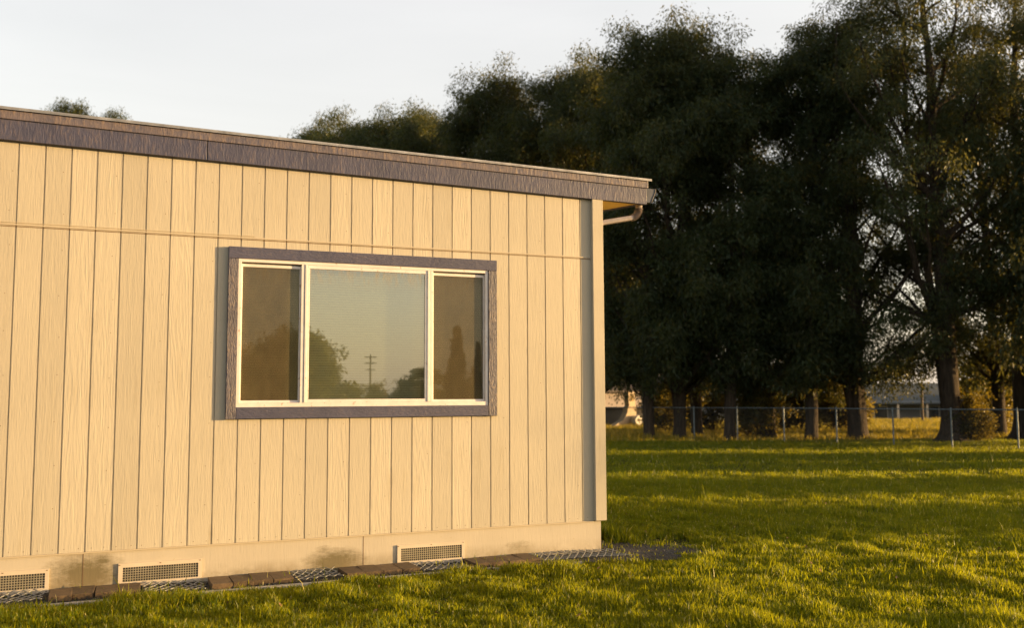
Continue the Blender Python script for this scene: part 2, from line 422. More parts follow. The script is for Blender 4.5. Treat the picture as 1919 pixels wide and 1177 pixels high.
def bark_mat():
    k = NT('bark'); tc = k.n('ShaderNodeTexCoord').outputs['Object']
    n = k.noise(k.coord((9, 9, 1.6), vec=tc), 1.0, 6, 0.7, 0.5)
    c = k.ramp(n, [(0.3, (0.016, 0.013, 0.010)), (0.7, (0.085, 0.062, 0.044))])
    return k.set(c, 0.9, 0, k.bump(n, 1.0, 0.08), 0.2)
M['bark'] = bark_mat()

# ------------------------------------------------------------------ ground
def smooth(a, b, x):
    t = np.clip((x-a)/(b-a), 0, 1); return t*t*(3-2*t)
def gz(x, y):                            # the field falls away beyond the trees
    d = (np.asarray(x) - CAM.x)*0.386 + (np.asarray(y) - CAM.y)*0.9225
    d2 = np.asarray(x)*0 + d
    return -1.6*smooth(56, 80, d2)
ax_ = np.concatenate([np.linspace(-600, -120, 9)[:-1], np.linspace(-120, 140, 66), np.linspace(140, 700, 9)[1:]])
gx, gy = np.meshgrid(ax_, ax_, indexing='ij')
gv = np.stack([gx.ravel(), gy.ravel(), gz(gx, gy).ravel()], 1)
n_ = len(ax_); idx = np.arange(n_*n_).reshape(n_, n_)
gf = np.stack([idx[:-1, :-1].ravel(), idx[1:, :-1].ravel(), idx[1:, 1:].ravel(), idx[:-1, 1:].ravel()], 1)
lawn = link('lawn', mesh_np('lawn', gv, gf, [M['ground']], smooth=True)); tag(lawn, kind='structure')

# gravel strip along the wall, widening round the corner
gp = [(-6.6, 0.06), (-6.6, -0.62), (-3, -0.60), (0, -0.56), (2, -0.53), (4, -0.50), (5.2, -0.56), (5.9, -0.72), (6.5, -0.70), (6.75, -0.45), (6.7, -0.1), (6.3, 0.35), (5.9, 0.9), (5.75, 2.0), (5.6, 7.4), (5.4, 7.4), (5.4, 0.06)]
mb = MB(); mb.face([(x, y, 0.004) for x, y in gp]); gs_ = mb.build('gravel_strip', M['gravel']); tag(gs_, kind='structure')
rng = np.random.default_rng(5)
# loose stones lying on it
sv, sf = [], []
for i in range(1500):
    x = rng.uniform(-1.5, 6.4); y = rng.uniform(-0.54, 0.0) if x < 5.5 else rng.uniform(-0.65, 0.5)
    r = rng.uniform(0.005, 0.014)
    o = len(sv)
    pts = np.array([(1,0,0),(-1,0,0),(0,1,0),(0,-1,0),(0,0,0.8),(0,0,-0.5)])*r*rng.uniform(0.7, 1.3, (6, 1))
    a = rng.uniform(0, 6.28); ca, sa = math.cos(a), math.sin(a)
    pts = np.stack([pts[:,0]*ca-pts[:,1]*sa, pts[:,0]*sa+pts[:,1]*ca, pts[:,2]], 1) + (x, y, 0.006+r*0.3)
    sv.append(pts)
    b = i*6
    for q in ((0,2,4),(2,1,4),(1,3,4),(3,0,4),(2,0,5),(1,2,5),(3,1,5),(0,3,5)): sf.append([b+j for j in q])
st = link('loose_gravel', mesh_np('loose_gravel', np.concatenate(sv), np.array(sf), [simple('gravel_stone', (0.09, 0.086, 0.08), 0.9, 0, 0.4, 40)]))
tag(st, 'loose grey gravel lying along the foot of the wall', 'gravel', kind='stuff')
mb = MB()
ex = [-6.6, -3, 0, 2, 4, 5.0]; ey = [-0.62, -0.60, -0.56, -0.53, -0.50, -0.54]
for i in range(5):
    mb.hexa([(ex[i], ey[i]-0.03, -0.02), (ex[i+1], ey[i+1]-0.03, -0.02), (ex[i+1], ey[i+1]+0.03, -0.02), (ex[i], ey[i]+0.03, -0.02),
             (ex[i], ey[i]-0.03, 0.022), (ex[i+1], ey[i+1]-0.03, 0.022), (ex[i+1], ey[i+1]+0.03, 0.022), (ex[i], ey[i]+0.03, 0.022)])
e_ = mb.build('concrete_kerb', M['edging']); tag(e_, kind='structure')

# ------------------------------------------------------------------ the building
B = tag(empty('modular_building', (0, 0, 0)), 'cream timber clad school portable with purple fascia and one wide window', 'building')
XL, XR, YB = -6.096, 5.50, 7.4
Z0 = 0.324
fb = lambda x: 3.770 - 0.0150*x          # underside of the fascia
ft = lambda x: 4.043 - 0.0146*x          # top of the fascia
OX0, OX1, OZ0, OZ1 = 1.800, 4.238, 1.515, 2.878
GW, GD = 0.0115, 0.010

def siding(lo, hi, top, mapf, openings, name, mat, parent):
    mb = MB()
    segs = []                            # (u0,u1,recessed)
    i0, i1 = math.ceil(lo/GS - 1e-6), math.floor(hi/GS + 1e-6)
    edges = []
    cur = lo
    for i in range(i0, i1+1):
        g0, g1 = i*GS - GW/2, i*GS + GW/2
        if g0 > cur: segs.append((cur, g0, False))
        segs.append((max(g0, lo), min(g1, hi), True)); cur = min(g1, hi)
    if cur < hi: segs.append((cur, hi, False))
    cut = []
    for (a, b, r) in segs:
        pts = [a] + [c for c in openings[:2] if a < c < b] + [b] if openings else [a, b]
        for p, q in zip(pts[:-1], pts[1:]): cut.append((p, q, r))
    for (a, b, r) in cut:
        d = GD if r else 0.0
        mid = (a+b)/2
        if openings and openings[0] < mid < openings[1]: spans = [(Z0, openings[2]), (openings[3], None)]
        else: spans = [(Z0, None)]
        for z0, z1 in spans:
            za = top(a) if z1 is None else z1; zb = top(b) if z1 is None else z1
            mb.face([mapf(a, d, z0), mapf(b, d, z0), mapf(b, d, zb), mapf(a, d, za)])
            if r:
                mb.face([mapf(a, 0, z0), mapf(a, d, z0), mapf(a, d, za), mapf(a, 0, za)])
                mb.face([mapf(b, d, z0), mapf(b, 0, z0), mapf(b, 0, zb), mapf(b, d, zb)])
    return mb, name, mat, parent
mb, *_ = siding(XL, XR-0.02, lambda x: fb(x)+0.12, lambda u, d, z: (u, d, z), (OX0, OX1, OZ0, OZ1), 'siding', None, None)
random.seed(3)
for i in range(-8, 27):                  # nail heads along the grooves and the lower edge
    for k in range(2):
        for zz in ([Z0+0.03+random.uniform(-.006, .006)] if k == 0 else [Z0+0.03] + [Z0+0.36*j+random.uniform(-.05, .05) for j in range(1, 10)] if i % 2 else [Z0+0.03]):
            x = i*GS + (0.045 if k == 0 else 0.15) + random.uniform(-.012, .012); r = 0.0035
            if OX0-0.1 < x < OX1+0.1 and 1.4 < zz < 3.0: continue
            if zz > fb(x)-0.02: continue
            mb.face([(x+r*math.cos(t*1.047), -0.0012, zz+r*math.sin(t*1.047)) for t in range(6)], 1)
mb.build('siding', [M['siding'], M['nail']], B)
mb, *_ = siding(0.0, YB, lambda y: 3.78+0.1*y, lambda u, d, z: (XR-d, u, z), None, '', None, None)
mb.build('end_wall', M['siding_end'], B)
mb = MB()
mb.face([(XL, YB, 0), (XR-0.02, YB, 0), (XR-0.02, YB, 4.4), (XL, YB, 4.6)]); mb.face([(XL, 0.02, 0), (XL, YB, 0), (XL, YB, 4.5), (XL, 0.02, 3.8)])
mb.build('rear_wall', M['siding'], B)
# metal drip flashing between the two tiers of siding, and along the bottom
M['trim_paint'] = simple('trim_paint', (0.455, 0.38, 0.27), 0.55, 0, 0.05, 4)
mb = MB(); mb.hexa([(XL, -0.009, 3.060), (5.405, -0.009, 3.060), (5.405, 0.004, 3.057), (XL, 0.004, 3.057), (XL, -0.006, 3.071), (5.405, -0.006, 3.071), (5.405, 0.004, 3.075), (XL, 0.004, 3.075)])
mb.box(XL, 1.95, -0.006, 0.004, 3.081, 3.086); mb.box(XL, 5.404, -0.0015, 0.003, 3.0465, 3.0525, 1)  # last box is a dark strip painting in the shadow gap below
mb.build('flashing_strip', [M['trim_paint'], M['nail']], B)
mb = MB(); mb.box(XL, 5.405, -0.008, 0.006, Z0-0.014, Z0-0.001); mb.build('starter_strip', M['trim_paint'], B)
mb = MB(); mb.box(XL, XR-0.005, 0.009, 0.05, -0.05, Z0-0.012); mb.box(XR-0.046, XR-0.012, 0.052, YB, -0.05, Z0-0.012)
mb.build('skirting', M['skirting'], B)
for x in (0.60, 2.99):
    mb = MB(); mb.box(x-0.0025, x+0.0025, 0.0075, 0.012, 0.0, Z0-0.013); mb.build('skirting_joint', M['nail'], B)
mb = MB(); mb.box(5.412, 5.537, -0.044, 0.002, Z0+0.001, 3.74); mb.box(5.495, 5.537, 0.0035, 0.11, Z0+0.004, 3.74)
mb.build('corner_board', M['corner'], B, bevel=0.003)

def slope_box(mb, x0, x1, y0, y1, za, zb, mi=0):   # za/zb functions of x
    mb.hexa([(x0,y0,za(x0)),(x1,y0,za(x1)),(x1,y1,za(x1)),(x0,y1,za(x0)),(x0,y0,zb(x0)),(x1,y0,zb(x1)),(x1,y1,zb(x1)),(x0,y1,zb(x0))], mi)
FX = 6.075
mb = MB()
slope_box(mb, XL-0.1, 1.508, -0.050, -0.001, fb, lambda x: ft(x)-0.075)
slope_box(mb, 1.514, FX, -0.050, -0.001, fb, lambda x: ft(x)-0.075)
mb.build('fascia', M['fascia'], B, bevel=0.004)
mb = MB(); slope_box(mb, XL-0.1, FX+0.012, -0.066, -0.003, lambda x: ft(x)-0.098, lambda x: ft(x)-0.014)
mb.build('fascia_strip', M['fascia_top'], B, bevel=0.004)
mb = MB(); slope_box(mb, XL-0.12, FX+0.045, -0.086, -0.01, lambda x: ft(x)-0.0115, lambda x: ft(x)+0.002)
slope_box(mb, XL-0.12, FX+0.045, -0.086, -0.082, lambda x: ft(x)-0.022, lambda x: ft(x)-0.0125)
mb.build('drip_edge', M['drip'], B)
mb = MB()
rz = lambda x, y: ft(x) - 0.020 + 0.1*y
P = [(XL-0.1, -0.03), (FX+0.03, -0.03), (FX+0.03, YB+0.2), (XL-0.1, YB+0.2)]
mb.hexa([(x, y, rz(x, y)-0.06) for x, y in P] + [(x, y, rz(x, y)-0.004) for x, y in P])
mb.build('roof', M['roof'], B)
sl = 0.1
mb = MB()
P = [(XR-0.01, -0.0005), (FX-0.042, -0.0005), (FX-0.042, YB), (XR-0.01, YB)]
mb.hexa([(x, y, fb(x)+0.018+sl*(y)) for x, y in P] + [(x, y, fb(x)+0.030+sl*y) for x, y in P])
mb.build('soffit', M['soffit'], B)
mb = MB()
P = [(FX-0.040, 0.001), (FX-0.001, 0.001), (FX-0.001, YB), (FX-0.040, YB)]
mb.hexa([(x, y, fb(x)+0.004+sl*y) for x, y in P] + [(x, y, ft(x)-0.08+sl*y) for x, y in P])
mb.build('eave_fascia', M['fascia'], B)
# gutter: open trough with an end cap
prof = [(FX+0.004, 0.150), (FX+0.004, 0.0), (FX+0.068, 0.0), (FX+0.085, 0.040), (FX+0.118, 0.115), (FX+0.122, 0.150), (FX+0.112, 0.150)]
zgut = fb(FX) + 0.035
mb = MB()
def gp_(p, y): return (p[0], y, zgut + p[1] + sl*y)
for a, b in zip(prof[:-1], prof[1:]):
    mb.face([gp_(a, -0.03), gp_(b, -0.03), gp_(b, YB), gp_(a, YB)])
mb.face([gp_(p, -0.03) for p in prof])
ra = [gp_(p, -0.036) for p in ((FX+0.118, 0.145), (FX+0.122, 0.155), (FX+0.066, -0.004), (FX+0.060, 0.0))]
gut = mb.build('gutter', M['gutter'], B)
sol = gut.modifiers.new('thick', 'SOLIDIFY'); sol.thickness = 0.004
mb = MB()
mb.tube([gp_(p, -0.034) for p in prof[2:6]], 0.0042, 8)
rim = mb.build('gutter_rim', simple('gutter_rim_metal', (0.13, 0.12, 0.12), 0.6, 0.2, 0.2, 12), B); rim.parent = gut
# downspout: outlet, ribbed elbow, run back to the wall, elbow, drop
mb = MB()
path = []
x0, y0 = FX-0.022, 0.085
z_top = fb(FX) + 0.03
path.append((x0, z_top)); path.append((x0, z_top-0.035))
cxx, czz, rad = x0-0.115, z_top-0.050, 0.115
for k in range(0, 25): 
    t = R(-78.0*k/24); path.append((cxx + rad*math.cos(t), czz + rad*math.sin(t)))
dx_, dz_ = -math.cos(R(12)), -math.sin(R(12))
px_, pz_ = path[-1]
L_ = (px_-5.60)/math.cos(R(12))
for k in (0.08, 0.5, 1.0): path.append((px_+dx_*L_*k, pz_+dz_*L_*k))
px_, pz_ = path[-1]
for k in range(1, 9):
    t = k/8; path.append((px_-0.06*math.sin(t*R(80)), pz_-0.02*t-0.07*(1-math.cos(t*R(85)))))
path.append((path[-1][0]-0.005, 0.40))
hw, hh = 0.038, 0.030
n0 = None
N = len(path)
for i, (x, z) in enumerate(path):
    a = path[max(i-1, 0)]; b = path[min(i+1, N-1)]
    tx, tz = b[0]-a[0], b[1]-a[1]; l = math.hypot(tx, tz); tx /= l; tz /= l
    nx, nz = -tz, tx
    rib = 1.0 + (0.24*(1 if i % 2 else -0.4) if 2 <= i <= 25 else 0)
    ring = []
    for k in range(12):
        th = 2*math.pi*k/12
        c, s = math.cos(th), math.sin(th)
        c = math.copysign(abs(c)**0.45, c); s = math.copysign(abs(s)**0.45, s)
        ring.append((x + nx*s*hh*rib, y0 + c*hw*rib, z + nz*s*hh*rib))
    o = len(mb.v); mb.v += ring
    if n0 is not None:
        for k in range(12): mb.f.append([n0+k, n0+(k+1) % 12, o+(k+1) % 12, o+k]); mb.mi.append(0)
    n0 = o
mb.build('downspout', M['spout'], B)

# window
mb = MB()
FX0, FX1, FZ0, FZ1 = 1.806, 4.232, 1.522, 2.871
fwd = 0.030
mb.box(FX0, FX1, -0.030, 0.045, FZ0, FZ0+fwd+0.008); mb.box(FX0, FX1, -0.030, 0.045, FZ1-fwd, FZ1)
mb.box(FX0, FX0+fwd, -0.0295, 0.045, FZ0+fwd+0.008, FZ1-fwd); mb.box(FX1-fwd, FX1, -0.0295, 0.045, FZ0+fwd+0.008, FZ1-fwd)
za, zb = FZ0+fwd+0.0085, FZ1-fwd-0.0005
for (a, b) in ((2.374, 2.404), (2.4085, 2.430), (3.598, 3.620), (3.6245, 3.656)):
    mb.box(a, b, -0.028 if b-a > 0.025 else -0.034, 0.045, za, zb)
mb.box(2.404, 2.4085, -0.012, 0.04, za, zb); mb.box(3.620, 3.6245, -0.012, 0.04, za, zb)
# bead of the fixed middle light
mb.box(2.431, 3.597, -0.026, 0.02, za, za+0.030); mb.box(2.431, 3.597, -0.026, 0.02, zb-0.034, zb)
mb.box(2.431, 2.452, -0.026, 0.02, za+0.0305, zb-0.0345); mb.box(3.574, 3.597, -0.026, 0.02, za+0.0305, zb-0.0345)
# sliding sashes of the side lights
for (a, b) in ((FX0+fwd+0.001, 2.3735), (3.657, FX1-fwd-0.001)):
    mb.box(a, b, 0.004, 0.035, za, za+0.022); mb.box(a, b, 0.004, 0.035, zb-0.040, zb-0.012)
    mb.box(a, a+0.012, 0.005, 0.035, za+0.0225, zb-0.0405); mb.box(b-0.012, b, 0.005, 0.035, za+0.0225, zb-0.0405)
W = mb.build('window', M['wframe'], B, bevel=0.002)
def quad(name, x0, x1, y, z0, z1, mat, par):
    mb = MB(); mb.face([(x0, y, z0), (x1, y, z0), (x1, y, z1), (x0, y, z1)]); return mb.build(name, mat, par)
quad('pane', 2.445, 3.58, -0.012, za+0.02, zb-0.02, M['pane'], W)
quad('pane', FX0+fwd+0.005, 2.37, 0.024, za+0.01, zb-0.02, M['pane'], W)
quad('pane', 3.66, FX1-fwd-0.005, 0.024, za+0.01, zb-0.02, M['pane'], W)
quad('insect_screen', FX0+fwd+0.003, 2.372, 0.0075, za+0.012, zb-0.03, M['screen'], W)
quad('insect_screen', 3.659, FX1-fwd-0.003, 0.0075, za+0.012, zb-0.03, M['screen'], W)
mb = MB()
z = FZ0+0.03
while z < FZ1-0.03:
    mb.hexa([(FX0+0.03, 0.098, z), (FX1-0.03, 0.098, z), (FX1-0.03, 0.100, z), (FX0+0.03, 0.100, z),
             (FX0+0.03, 0.112, z+0.0225), (FX1-0.03, 0.112, z+0.0225), (FX1-0.03, 0.1135, z+0.022), (FX0+0.03, 0.1135, z+0.022)])
    z += 0.0235
mb.build('blind', M['blind'], W)
# casing boards
CX0, CX1, CZ0, CZ1 = 1.718, 4.324, 1.416, 2.976
for (a, b, c, d, mt, y) in ((CX0, CX1, 2.871, CZ1, 'case_h', -0.044), (CX0, 1.806, CZ0, 2.8695, 'case_v', -0.043), (4.232, CX1, CZ0, 2.8695, 'case_v', -0.043), (1.8075, 4.2305, CZ0+0.002, 1.522, 'case_h', -0.041)):
    mb = MB(); mb.box(a, b, y, -0.0006, c, d); mb.build('casing_board', M[mt], W, bevel=0.0035)
# room behind the glass
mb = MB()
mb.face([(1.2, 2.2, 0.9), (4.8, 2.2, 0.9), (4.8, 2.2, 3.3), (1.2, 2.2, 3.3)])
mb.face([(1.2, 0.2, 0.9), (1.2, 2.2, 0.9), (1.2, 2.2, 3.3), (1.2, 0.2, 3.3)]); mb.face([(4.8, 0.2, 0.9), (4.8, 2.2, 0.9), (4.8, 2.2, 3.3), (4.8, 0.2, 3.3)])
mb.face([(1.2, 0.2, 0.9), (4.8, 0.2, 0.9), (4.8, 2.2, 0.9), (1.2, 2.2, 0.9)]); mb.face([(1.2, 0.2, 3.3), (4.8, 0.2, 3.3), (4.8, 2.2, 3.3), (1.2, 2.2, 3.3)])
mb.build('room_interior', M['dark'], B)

# crawl space vents
def vent(xi0):
    xi1 = xi0+0.609; zi0, zi1 = 0.052, 0.172
    xo0, xo1, zo0, zo1 = xi0-0.036, xi1+0.030, 0.012, 0.206
    mb = MB(); y0, y1 = -0.0065, 0.0085
    mb.box(xo0, xo1, y0, y1, zo0, zi0); mb.box(xo0, xo1, y0, y1, zi1, zo1)
    mb.box(xo0, xi0, y0, y1, zi0+0.0003, zi1-0.0003); mb.box(xi1, xo1, y0, y1, zi0+0.0003, zi1-0.0003)
    for x in (xo0+0.012, (xo0+xo1)/2, xo1-0.012):
        for zz in (zo0+0.012, zo1-0.012): mb.box(x-0.011, x+0.003, y0-0.002, y0-0.0002, zz-0.003, zz+0.003, 1)
    V = mb.build('vent', [M['vent_white'], M['nail']], B)
    mb = MB(); p = 0.0203; n = round((xi1-xi0)/p); q = (xi1-xi0)/n
    for i in range(1, n): x = xi0+i*q; mb.box(x-0.003, x+0.003, 0.0005, 0.0035, zi0, zi1)
    nz_ = 6; q = (zi1-zi0)/nz_
    for i in range(1, nz_): zz = zi0+i*q; mb.box(xi0, xi1, -0.0022, 0.0004, zz-0.003, zz+0.003)
    mb.build('grille', M['grille'], V)
    quad('vent_shade_sheet', xi0, xi1, 0.0082, zi0, zi1, M['dark'], V)  # dark sheet over the skirting stands in for shade behind the grille
for xi in (-2.73, -1.50, -0.293, 0.911, 3.352): vent(xi)

# ------------------------------------------------------------------ metal mesh and pavers on the gravel
def expanded(x0, x1, name, label):
    mb = MB()
    pw, ph = 0.080, 0.064; sw, st_ = 0.0038, 0.005
    ny = 6; nx = int((x1-x0)/pw)
    zf = lambda y: 0.028 + 0.006*math.sin(y*9) + max(0, y+0.16)*0.12
    for j in range(ny):
        ya, yb = -0.41 + j*ph, -0.41 + (j+1)*ph
        for i in range(nx):
            xa = x0 + i*pw
            for (ax2, bx2) in ((xa, xa+pw/2), (xa+pw, xa+pw/2)) if j % 2 == 0 else ((xa+pw/2, xa), (xa+pw/2, xa+pw)):
                wob = 0.006*math.sin(xa*3.1)+0.004*math.sin(xa*7.7)
                za_, zb_ = zf(ya)+wob, zf(yb)+wob
                d = Vector((bx2-ax2, yb-ya, 0)).normalized(); nrm = Vector((-d.y, d.x, 0))*sw
                A = Vector((ax2, ya, za_)); Bq = Vector((bx2, yb, zb_)); t = Vector((0, 0, st_))
                mb.hexa([A-nrm, Bq-nrm, Bq+nrm, A+nrm, A-nrm+t, Bq-nrm+t, Bq+nrm+t, A+nrm+t])
    o = mb.build(name, M['galv']); tag(o, label, 'metal mesh', 'expanded metal sheets along the wall foot')
    return o
expanded(-3.2, 0.34, 'metal_mesh_sheet', 'diamond metal mesh on gravel left of the leftmost pavers')
expanded(1.07, 1.61, 'metal_mesh_sheet', 'diamond metal mesh on gravel under the middle vent')
expanded(2.31, 2.75, 'metal_mesh_sheet', 'diamond metal mesh on gravel below the window, between two sets of pavers')
expanded(3.45, 3.97, 'metal_mesh_sheet', 'diamond metal mesh on gravel under the right vent')
expanded(4.66, 5.62, 'metal_mesh_sheet', 'diamond metal mesh on gravel running past the building corner')

random.seed(8)
names = {0: ('between the two left vents', 0.36), 1: ('right of the middle vent', 1.60), 2: ('left of the right vent', 2.74), 3: ('right of the right vent', 3.96)}
order = ['leftmost', 'second from left', 'third from left', 'rightmost']
pm = None
for g, (where, xs) in names.items():
    yaw = random.uniform(-0.03, 0.03)
    for k in range(4):
        mb = MB(); wdt, dep, thk = 0.169, 0.345, 0.046
        mb.box(-wdt/2, wdt/2, -dep/2, dep/2, 0, thk)
        o = mb.build('paver', M['paver'], bevel=0.004)
        o.location = (xs + 0.085 + k*0.1715 + random.uniform(-.004, .004), -0.205 + random.uniform(-.012, .012) - (0.02 if k == 0 else 0), 0.004+random.uniform(-.002, .002))
        o.rotation_euler = (random.uniform(-.015, .015), random.uniform(-.012, .012), yaw + random.uniform(-.02, .02))
        tag(o, f'brown paver on the mesh {where}, {order[k]} of its four', 'paver', 'brown pavers holding down the mesh')

# ------------------------------------------------------------------ trees
def tree_meshes(name, seed, H, Rc, base, ntarg, nclump, nleaf, rc, stems=((0, 0, 0.22),), leaf=(0.20, 0.042), flare=1.6, limb_lo=0.10, gap=0.0, droop=1.0, sides=9, mat='leaf', limb_r=1.0, shape='dome', smin=0.5):
    rg = np.random.default_rng(seed)
    TV, TF = [], []; off = 0
    def add(pts, rad, n):
        nonlocal off
        v, f = tube(pts, rad, n); TV.append(v); TF.append(f+off); off += len(v)
    axes = []
    for (lx, ly, r0) in stems:
        n = 14; t = np.linspace(0, 1, n)
        wob = np.cumsum(rg.normal(0, 0.09*H/15, (n, 2)), 0); wob -= wob[0]
        p = np.stack([lx*t**0.9*H*0.9 + wob[:, 0]*t, ly*t**0.9*H*0.9 + wob[:, 1]*t, t*H*0.93], 1)
        sp0 = np.array([lx, ly])*0.9
        p[:, :2] += sp0*r0/0.2*0.4
        rad = r0*(1-t)**0.75 + 0.02
        # extra rings for the flare at the foot
        foot_t = np.array([-0.1, 0.0, 0.12, 0.35, 0.8])/(H*0.93)
        fp = np.stack([np.interp(foot_t, t, p[:, 0]), np.interp(foot_t, t, p[:, 1]), foot_t*H*0.93], 1)
        fr = r0*np.array([flare*1.15, flare, 1+(flare-1)*0.55, 1+(flare-1)*0.2, 1.0])
        add(np.concatenate([fp, p[1:]]), np.concatenate([fr, rad[1:]]), sides)
        axes.append((t*H*0.93, p, rad))
    C = []
    gr = rg.uniform(0, 6.28)
    for k in range(ntarg):
        u = rg.uniform(0, 1)**0.78
        z = base + u*(H-base)*0.97
        if shape == 'dome':
            prof = math.sqrt(max(0.02, 1-max(0, (u-0.45)/0.57)**2))*(0.62+0.38*min(1, u/0.22))
        elif shape == 'cone':
            prof = (1-u)**0.85 + 0.04
        else:
            prof = math.sqrt(max(0.03, 1-(2*u-0.9)**2/1.25))
        phi = rg.uniform(0, 2*math.pi)
        lump = 1 + 0.20*math.sin(3*phi + gr + z*0.55) + 0.10*math.sin(5*phi - z*0.9 + seed)
        rho = Rc*prof*lump*rg.uniform(0.25, 1.0)**0.55
        T = np.array([rho*math.cos(phi), rho*math.sin(phi), z])
        if gap and math.sin(2.1*phi + z*0.8 + gr)*math.sin(z*1.1 + seed) > 1-gap: continue
        ax = axes[rg.integers(len(axes))]
        zs = max(limb_lo*H, z - rho*rg.uniform(0.7, 1.5)); zs = min(zs, ax[0][-1]*0.97)
        p0 = np.array([np.interp(zs, ax[0], ax[1][:, 0]), np.interp(zs, ax[0], ax[1][:, 1]), zs])
        r_here = np.interp(zs, ax[0], ax[2])
        T[:2] += p0[:2]*0.6
        ctrl = np.array([p0[0]+0.6*(T[0]-p0[0]), p0[1]+0.6*(T[1]-p0[1]), p0[2]+0.35*(T[2]-p0[2])])
        t = np.linspace(0, 1, 7)[:, None]
        bz = (1-t)**2*p0 + 2*t*(1-t)*ctrl + t**2*T
        bz[1:-1] += rg.normal(0, 0.05, (5, 3))
        ln = np.linalg.norm(T-p0)
        r0 = min(r_here*0.6, (0.018+0.014*ln)*limb_r)
        add(bz, np.linspace(r0, 0.010, 7), 5)
        C.append((T, 1.0 if shape != 'cone' else max(0.25, 1-u)))
        for j in range(nclump):
            s = rg.uniform(smin, 1.0)
            q = (1-s)**2*p0 + 2*s*(1-s)*ctrl + s*s*T
            q2 = q + rg.normal(0, 1, 3)*np.array([0.6, 0.6, 0.45])*min(1.0, Rc/3.0)*(1.0 if shape != 'cone' else 0.6*(1-u))
            if q2[2] < base*0.75: q2[2] = base*0.75 + rg.uniform(0, 0.4)
            if ln > 0.8: add(np.stack([q, (q+q2)/2 + rg.normal(0, 0.05, 3), q2]), [0.012, 0.009, 0.005], 3)
            C.append((q2, rg.uniform(0.65, 1.1)*(1.0 if shape != 'cone' else max(0.25, 1-u))))
    cen = np.array([c for c, s in C]); sc_ = np.array([s for c, s in C])
    n = len(cen)*nleaf
    ci = np.repeat(np.arange(len(cen)), nleaf)
    d = rg.normal(0, 1, (n, 3)); d /= np.linalg.norm(d, axis=1)[:, None]
    rr = rg.uniform(0, 1, n)**0.5
    rad = rc*sc_[ci]*rr
    per = 9                                                     # leaves hang together in sprays
    spn = (n + per - 1)//per
    si = np.repeat(np.arange(spn), per)[:n]
    d = d[::per][:spn][si]; rad = rad[::per][:spn][si]; ci = ci[::per][:spn][si]
    pos = cen[ci] + d*rad[:, None]*np.array([1, 1, 0.8]) + rg.normal(0, 0.16*rc/0.65, (n, 3))
    pos[:, 2] -= rg.exponential(0.09, n)*droop
    a = d*np.array([0.75, 0.75, 0.25]) + rg.normal(0, 0.45, (n, 3)) + np.array([0, 0, -0.9*droop])
    a /= np.linalg.norm(a, axis=1)[:, None]
    b = np.cross(a, rg.normal(0, 1, (n, 3))); b /= np.linalg.norm(b, axis=1)[:, None] + 1e-9
    L = leaf[0]*rg.uniform(0.6, 1.3, n)[:, None]; Wd = leaf[1]*rg.uniform(0.7, 1.3, n)[:, None]
    nn = np.cross(a, b)
    v = np.empty((n, 4, 3), np.float32)
    v[:, 0] = pos; v[:, 1] = pos + a*L*0.45 + b*Wd*0.5 + nn*Wd*0.15; v[:, 2] = pos + a*L; v[:, 3] = pos + a*L*0.45 - b*Wd*0.5 + nn*Wd*0.15
    f = np.arange(n*4).reshape(n, 4)
    crown = mesh_np(name+'_crown', v.reshape(-1, 3), f, [M[mat]])
    trunk = mesh_np(name+'_trunk', np.concatenate(TV), np.concatenate(TF), [M['bark']], smooth=True)
    return trunk, crown

def plant(meshes, name, loc, label, cat='tree', group=None, rz=0.0, s=1.0, sz=None, lean=(0, 0)):
    e = empty(name, loc, rz); e.scale = (s, s, sz or s); e.rotation_euler.x, e.rotation_euler.y = lean
    link('stem' if cat == 'shrub' else 'trunk', meshes[0], e); link('crown', meshes[1], e)
    return tag(e, label, cat, group)

PR = {}
LF = (0.15, 0.042)
PR['round'] = tree_meshes('round', 11, 15.3, 3.5, 2.2, 76, 7, 265, 0.56, ((0.02, 0.01, 0.25),), flare=1.35, leaf=LF, gap=0.22, smin=0.80)
PR['round2'] = tree_meshes('round2', 23, 15.3, 3.7, 2.3, 76, 7, 265, 0.58, ((0.0, -0.01, 0.22), (-0.05, 0.05, 0.14)), flare=1.3, leaf=LF, gap=0.22, smin=0.80)
PR['tall'] = tree_meshes('tall', 37, 18.5, 3.9, 3.2, 80, 4, 220, 0.56, ((0.0, 0.0, 0.32), (0.03, 0.10, 0.15)), flare=2.2, limb_lo=0.22, gap=0.38, limb_r=1.3, leaf=LF, smin=0.7)
PR['multi'] = tree_meshes('multi', 41, 17.0, 3.7, 2.3, 70, 7, 265, 0.56, ((0.0, 0.02, 0.36), (0.09, -0.12, 0.20), (-0.05, 0.10, 0.22), (0.03, -0.04, 0.2), (0.05, 0.14, 0.18)), flare=1.35, limb_lo=0.12, limb_r=1.3, leaf=LF, gap=0.20, smin=0.80)
PR['slim'] = tree_meshes('slim', 53, 13.5, 2.3, 2.3, 45, 6, 220, 0.52, ((0.01, 0.0, 0.20),), flare=1.15, leaf=LF, gap=0.15, smin=0.75)
PR['skirt'] = tree_meshes('skirt', 67, 13.0, 3.0, 0.8, 95, 4, 120, 0.80, ((0.0, 0.0, 0.26),), leaf=(0.26, 0.07), limb_lo=0.03)
PR['bush'] = tree_meshes('bush', 71, 1.9, 0.95, 0.25, 34, 3, 60, 0.30, ((0.1, 0, 0.035), (-0.1, 0.1, 0.03), (0.0, -0.12, 0.03)), leaf=(0.11, 0.05), mat='leaf_bush', flare=1.0, limb_lo=0.02, droop=0.25, shape='ball')
PR['bush2'] = tree_meshes('bush2', 73, 2.6, 0.8, 0.35, 36, 3, 60, 0.30, ((0.04, 0, 0.04), (-0.06, 0.04, 0.03)), leaf=(0.11, 0.05), mat='leaf_bush', flare=1.0, limb_lo=0.02, droop=0.3, shape='ball')
